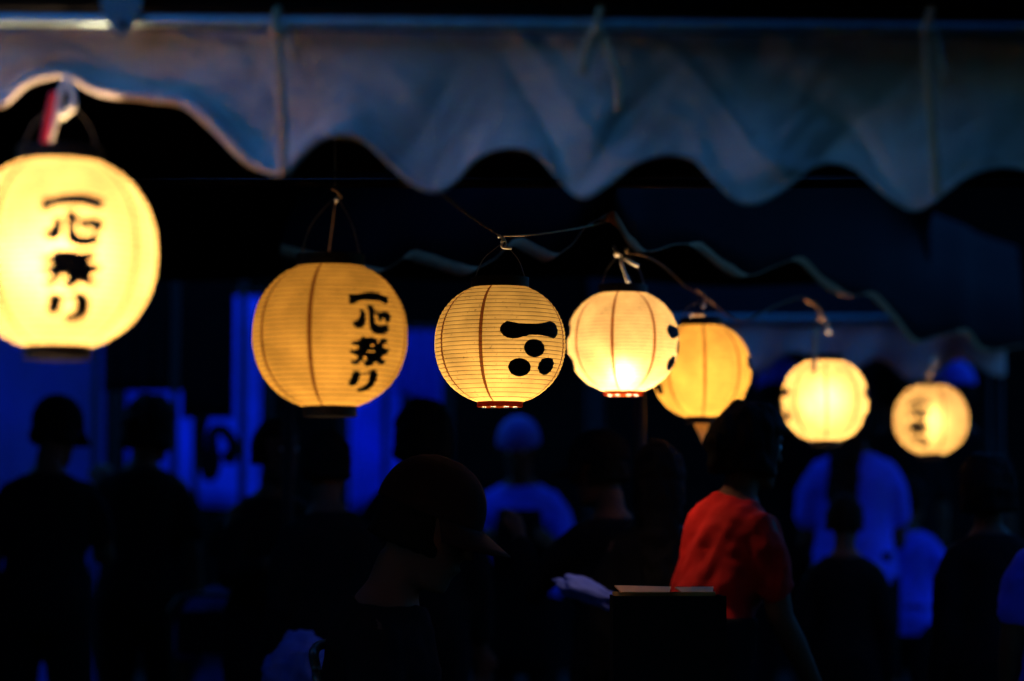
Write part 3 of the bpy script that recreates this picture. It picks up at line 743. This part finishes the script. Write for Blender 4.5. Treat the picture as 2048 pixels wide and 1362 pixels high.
        ref = fw.cross(Vector((0, 1, 0)) if abs(fw.y) < .8 else Vector((1, 0, 0))).normalized()
        for q, (off, ln) in enumerate(((-.030, .062), (-.010, .074), (.010, .070), (.030, .054))):
            b0 = wr[sg] + fw * .08 + ref * off; cu = fw.cross(ref) * sg
            limb(bm, [b0, b0 + fw * ln * .5 + cu * .006, b0 + fw * ln * .8 + cu * .022, b0 + fw * ln * .9 + cu * .036], [.0098, .0092, .0085, .0075], 7)
        b0 = wr[sg] + fw * .03 - ref * .028
        limb(bm, [b0, b0 - ref * .022 + fw * .025, b0 - ref * .026 + fw * .055], [.012, .011, .009], 7)
        limb(bm, [hip + X * sg * .085 - Vector((0, 0, .03)), (hip + X * sg * .09) * .5 + kn[sg] * .5, kn[sg]], [.09, .075, .056], 12)
        limb(bm, [kn[sg], kn[sg] * .6 + an[sg] * .4 + Vector((0, .02, 0)), an[sg]], [.055, .054, .036], 12)
        limb(bm, [an[sg] + Vector((0, .04, -.045)), an[sg] + Vector((0, -.06, -.045)), an[sg] + Vector((0, -.15, -.055))], [.034, .036, .026], 10)
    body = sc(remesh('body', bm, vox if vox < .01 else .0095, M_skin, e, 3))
    # shirt
    bm = bmesh.new(); torso(bm, .016, -.11, .50)
    for sg in (-1, 1):
        if sleeve == 'long': limb(bm, [sh[sg] - X * sg * .04, sh[sg] * .6 + el[sg] * .4, el[sg], el[sg] * .5 + wr[sg] * .5, el[sg] * .1 + wr[sg] * .9], [.066, .062, .055, .052, .042], 12)
        else: limb(bm, [sh[sg] - X * sg * .04, sh[sg] * .7 + el[sg] * .3, sh[sg] * .3 + el[sg] * .7], [.066, .066, .064], 12)
    so = sc(remesh('shirt', bm, max(.008, vox), shirt, e, 5))
    me = so.data
    puff(me, lambda c: (.014 * noise.noise(Vector((c.x * 16 + c.z * 9, c.y * 16, c.z * 3.5 - c.x * 4))) + .004 * noise.noise(c * 30)) if shirt is M_red_shirt else .009 * (noise.noise(Vector((c.x * 9, c.y * 9, c.z * 5 + px))) + .6 * noise.noise(c * 24 + Vector((px, 0, 0)))))
    # trousers
    bm = bmesh.new()
    loft(bm, [(hip + Vector((0, 0, z)), X * a, Vector((0, 1, 0)) * b_) for z, a, b_ in ((-.12, .16, .12), (-.03, .178, .128), (.06, .17, .122), (.09, .165, .12))], 16)
    for sg in (-1, 1):
        limb(bm, [hip + X * sg * .085 - Vector((0, 0, .03)), (hip + X * sg * .09) * .5 + kn[sg] * .5, kn[sg], kn[sg] * .5 + an[sg] * .5 + Vector((0, .01, 0)), an[sg] + Vector((0, 0, .02))], [.105, .09, .072, .066, .058], 12)
    sc(remesh('trousers', bm, max(.010, vox), trousers, e, 3))
    for sg in (-1, 1):
        bm = bmesh.new(); limb(bm, [an[sg] + Vector((0, .045, -.04)), an[sg] + Vector((0, -.06, -.042)), an[sg] + Vector((0, -.165, -.054))], [.040, .043, .028], 12)
        sc(remesh('shoe', bm, .012, M_black_cloth, e, 2))
    # eyes
    for sg in (-1, 1):
        bm = bmesh.new(); bmesh.ops.create_icosphere(bm, subdivisions=2, radius=.011)
        for v_ in bm.verts: v_.co += hp(sg * .031, .081, .008)
        q = bpy.data.meshes.new('eye'); bm.to_mesh(q); bm.free(); q.materials.append(M_eye)
        qo = bpy.data.objects.new('eye', q); COL.objects.link(qo); qo.parent = e; sc(qo)
    # hair: shell over crown, back and sides
    bm = bmesh.new()
    g = .018 if hair != 'full' else .034
    lowz = {'short': -.05, 'full': -.09, 'long': -.10}[hair]
    rings = []
    for z in [lowz + (.135 - lowz) * k / 12 for k in range(13)]:
        q = max(0.03, 1 - (z / (.122 + g)) ** 2) if z > 0 else 1
        k_ = sqrt(q)
        back = -.022 if z < .055 else -.004
        rings.append((hp(0, back - .006, z), hx * (.076 + g) * k_, hf * (.094 + g * .8 - (.022 if z < .055 else 0)) * k_))
    loft(bm, rings, 20)
    if hair == 'long':
        loft(bm, [(hp(0, -.075 - .012 * k, -.02 - .055 * k), hx * (.086 - .003 * k), hf * (.05 - .002 * k)) for k in range(8)], 14)
    if hair == 'full':
        limb(bm, [hp(0, -.09, .06), hp(0, -.11, .0), hp(0, -.10, -.07)], [.05, .06, .05], 12)
    ho = sc(remesh('hair', bm, .009, M_hair, e, 2))
    puff(ho.data, lambda c: .010 * noise.noise(c * 22) + .007 * noise.noise(Vector((c.x * 70, c.y * 70, c.z * 12))))
    if cap:
        bm = bmesh.new(); rings = []
        for z in [.03 + .125 * k / 10 for k in range(11)]:
            k_ = sqrt(max(.02, 1 - max(0, (z - .03) / .128) ** 2.4))
            rings.append((hp(0, -.004, z), hx * .100 * k_, hf * .121 * k_))
        loft(bm, rings, 24)
        co = sc(remesh('cap', bm, .006, cap, e, 2))
        V = []; F = []
        for i in range(15):
            a = radians(-75 + 150 * i / 14)
            for k in range(5):
                t = k / 4; ln = .075 * cos(a * .95) * t
                V.append(hp((.099 + ln * .25) * sin(a), .119 * cos(a) + ln, .034 - .028 * t - .020 * abs(sin(a)) ** 2 * t))
        for i in range(14):
            for k in range(4): F.append((i * 5 + k, i * 5 + k + 1, (i + 1) * 5 + k + 1, (i + 1) * 5 + k))
        bo = sc(obj('brim', V, F, cap, e)); bo.modifiers.new('s', 'SOLIDIFY').thickness = .004
    if wrap:
        bm = bmesh.new(); rings = []
        for z in [.02 + .125 * k / 9 for k in range(10)]:
            k_ = sqrt(max(.03, 1 - max(0, (z - .02) / .13) ** 2.2))
            rings.append((hp(0, -.006, z), hx * .102 * k_, hf * .122 * k_))
        loft(bm, rings, 22); sc(remesh('head_scarf', bm, .008, wrap, e, 2))
    if waist:
        bm = bmesh.new()
        loft(bm, [(hip + d * max(0, z) + Vector((0, 0, min(0, z))), X * a, Vector((0, 1, 0)) * b_) for z, a, b_ in ((-.45, .22, .19), (-.2, .215, .175), (-.05, .205, .16), (.06, .20, .155), (.13, .185, .142))], 20)
        sc(remesh('waist_apron', bm, .012, waist, e, 2))
    if apron:
        V = []; F = []
        for i in range(9):
            x = -.14 + .28 * i / 8
            for k in range(9):
                h = .40 - .75 * k / 8
                V.append(sp(h, x * (1 if k > 2 else .7 + .1 * k), 0.152 - x * x * 1.6))
        for i in range(8):
            for k in range(8): F.append((i * 9 + k, i * 9 + k + 1, (i + 1) * 9 + k + 1, (i + 1) * 9 + k))
        ao = sc(obj('apron', V, F, apron, e)); ao.modifiers.new('s', 'SOLIDIFY').thickness = .004
    return e
CROWD = 'crowd standing under and behind the tents'
BUSY = ((.06, -.10, -.25), (-.06, -.22, .06))
HOLD = ((.03, -.03, -.29), (-.03, -.25, -.02))
UP = ((.10, -.14, -.20), (-.04, -.14, .20))
# near, in focus
person(898, 5.32, 934, 84, 'person in a dark maroon cap sitting below the sharp lantern, facing right', M_black_cloth, None, .16, .30, True, HOLD, HOLD, vox=.009, cap=M_maroon, sleeve='long')
person(1512, 6.52, 806, 122, 'stooping dark-haired person in a red shirt below the amber lantern', M_red_shirt, None, .34, .0, False, ((.02, -.03, -.28), (-.02, -.12, -.22)), ((.03, -.04, -.28), (-.02, -.14, -.20)), vox=.008, hair='full', sleeve='short', waist=M_black_cloth)
# dark silhouettes
person(124, 9.0, 800, 160, 'person in black against the navy sheet below the biggest lantern', M_black_cloth, None, .0, .1, False, group=CROWD, cap=M_black_cloth, armR=BUSY)
person(312, 9.6, 792, 200, 'person in black standing below the wide black banner', M_black_cloth, None, group=CROWD, armL=UP, hair='full')
person(556, 8.4, 832, 20, 'person in black below the orange lantern, left of its base ring', M_black_cloth, None, group=CROWD, armR=BUSY, armL=HOLD, sleeve='long')
person(655, 7.6, 858, 190, 'person in black straight below the orange lantern base ring', M_black_cloth, None, group=CROWD, sleeve='long')
person(850, 8.2, 800, 175, 'tall person in black between the orange and the sharp lantern', M_black_cloth, None, group=CROWD, sleeve='long', hair='full')
person(1035, 10.2, 838, 8, 'person in a blue head scarf and dusk-tinted blue shirt with dark apron below the sharp lantern', M_dusk_shirt, None, group=CROWD, wrap=M_dusk_dim, apron=M_black_cloth, armL=BUSY, armR=BUSY)
person(1190, 7.4, 868, 195, 'person in black below the hot-spot lantern, left one of two', M_black_cloth, None, group=CROWD, sleeve='long', cap=M_black_cloth, armL=UP)
person(1318, 7.0, 880, 170, 'person in black below the hot-spot lantern, right one of two', M_black_cloth, None, group=CROWD, sleeve='long', hair='long')
person(1712, 10.4, 762, 180, 'long-haired person in a dusk-tinted blue shirt seen from behind below the pale lantern', M_dusk_shirt, None, group=CROWD, hair='long', armL=HOLD, armR=HOLD)
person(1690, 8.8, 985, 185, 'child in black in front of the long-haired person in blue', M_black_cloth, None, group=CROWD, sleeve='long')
person(1822, 10.8, 952, 175, 'child in a dusk-tinted blue shirt below the farthest lantern', M_dusk_shirt, None, group=CROWD, armR=HOLD)
person(1785, 11.6, 722, 185, 'tall dark-haired person against the grey valance between the two rightmost lanterns', M_black_cloth, None, group=CROWD)
person(1897, 12.2, 722, 180, 'person in a blue scarf behind the farthest lantern', M_black_cloth, None, group=CROWD, wrap=M_dusk_mid)
person(1556, 12.0, 722, 180, 'person in a blue scarf between the amber and the pale lantern', M_black_cloth, None, group=CROWD, wrap=M_dusk_mid)
person(1975, 7.4, 905, 185, 'person in black at the right edge below the farthest lantern', M_black_cloth, None, group=CROWD, sleeve='long', hair='full')
person(2125, 6.6, 905, 175, 'person in a dusk-tinted blue shirt cut off by the right edge', M_dusk_shirt, None, group=CROWD)
person(468, 9.4, 1020, 178, 'seated person in a navy shirt at the lower left', M_dusk_dim, None, seated=True, group=CROWD)

# ------------------------------------------------------------------ furniture and small things low in the picture
def chair(x, y, rz, label):
    e = empty('folding_chair', (x, y, 0), rz, label, 'chair', 'steel folding chairs')
    for sx in (-.21, .21):
        tube('leg', catmull([(sx, -.22, .01), (sx, .05, .42), (sx, .20, .78), (sx * .93, .22, .84)], 6), .011, M_chairtube, e, 10)
        tube('leg', [Vector((sx * .9, .22, .01)), Vector((sx * .9, -.16, .43))], .011, M_chairtube, e, 10)
    tube('top_rail', catmull([(-.195, .22, .84), (-.15, .235, .875), (0, .245, .885), (.15, .235, .875), (.195, .22, .84)], 6), .011, M_chairtube, e, 10)
    box('seat', (0, 0, .44), (.40, .38, .03), M_black_cloth, e, .01)
    box('backrest', (0, .20, .74), (.37, .02, .16), M_black_cloth, e, .008)
    box('foot_bar', (0, -.2, .06), (.40, .015, .015), M_darksteel, e)
    return e
pc = ray(866, 936, 5.32)
chair(pc.x, 5.32, radians(84), 'folding chair under the person in the maroon cap')
p_ = ray(468, 1020, 9.4); chair(p_.x, 9.4, radians(178), 'folding chair under the seated person in navy')

def table(x, y, w, dpt, h, label):
    e = empty('folding_table', (x, y, 0), 0, label, 'table')
    box('tabletop', (0, 0, h - .015), (w, dpt, .03), M_wood, e, .004)
    for sx in (-w / 2 + .08, w / 2 - .08):
        for sy in (-dpt / 2 + .06, dpt / 2 - .06):
            tube('leg', [Vector((sx, sy, 0)), Vector((sx, sy, h - .03))], .014, M_darksteel, e, 10)
    return e
bx = ray(1338, 1190, 5.42)
table(bx.x + .25, 5.5, 1.0, .45, .69, 'dark folding table carrying the black carton')
e = empty('open_carton', (bx.x, 5.5, .69), 0, 'open black carton with a lit brown inner rim in front of the red shirt', 'box')
hb = ray(1338, 1192, 5.40).z - .69; wb = .252; db = .2
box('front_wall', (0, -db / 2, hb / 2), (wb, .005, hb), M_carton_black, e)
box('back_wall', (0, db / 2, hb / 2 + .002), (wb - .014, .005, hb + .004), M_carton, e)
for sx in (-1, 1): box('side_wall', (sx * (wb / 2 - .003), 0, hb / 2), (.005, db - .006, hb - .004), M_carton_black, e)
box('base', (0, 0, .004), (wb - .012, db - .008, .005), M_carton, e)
for x0, x1, y0 in ((-wb / 2 + .012, .016, .0), (.024, wb / 2 - .012, .004)):
    obj('flap', [(x0, db / 2 - .004, hb + .016 - y0), (x1, db / 2 - .004, hb + .013), (x1 - .008, db / 2 - .075, hb + .003), (x0 + .012, db / 2 - .075, hb + .003)], [(0, 1, 2, 3)], M_carton, e, False).modifiers.new('s', 'SOLIDIFY').thickness = .003

def lump(name, c, rx, ry, rz, m, label, cat, seed=0):
    bm = bmesh.new(); bmesh.ops.create_icosphere(bm, subdivisions=4, radius=1)
    for v_ in bm.verts:
        k = 1 + .35 * noise.noise(v_.co * 1.7 + Vector((seed, 0, 0))) + .15 * noise.noise(v_.co * 5 + Vector((seed, 3, 0)))
        z = max(-.75, v_.co.z)
        v_.co = Vector((v_.co.x * rx * k, v_.co.y * ry * k, z * rz * k))
    me = bpy.data.meshes.new(name); bm.to_mesh(me); bm.free(); me.materials.append(m)
    me.polygons.foreach_set('use_smooth', [True] * len(me.polygons))
    o = bpy.data.objects.new(name, me); COL.objects.link(o); o.location = c
    return tag(o, label, cat)
tc_ = ray(605, 1345, 6.7)
table(tc_.x, 6.7, 1.1, .5, tc_.z - .09, 'dark folding table at the lower left under the blue bag')
lump('plastic_bag', tc_ + Vector((0, 0, .0)), .10, .09, .10, M_towel, 'crumpled blue plastic bag at the bottom of the picture', 'bag', 4)
tw = ray(1185, 1188, 6.6)
tw_e = lump('crumpled_towel', tw, .10, .05, .032, M_towel, 'towel', 'towel', 9); tw_e.rotation_euler = (.2, .38, 0)
tag(tw_e, 'pale blue towel lying behind the left corner of the black carton', 'towel')
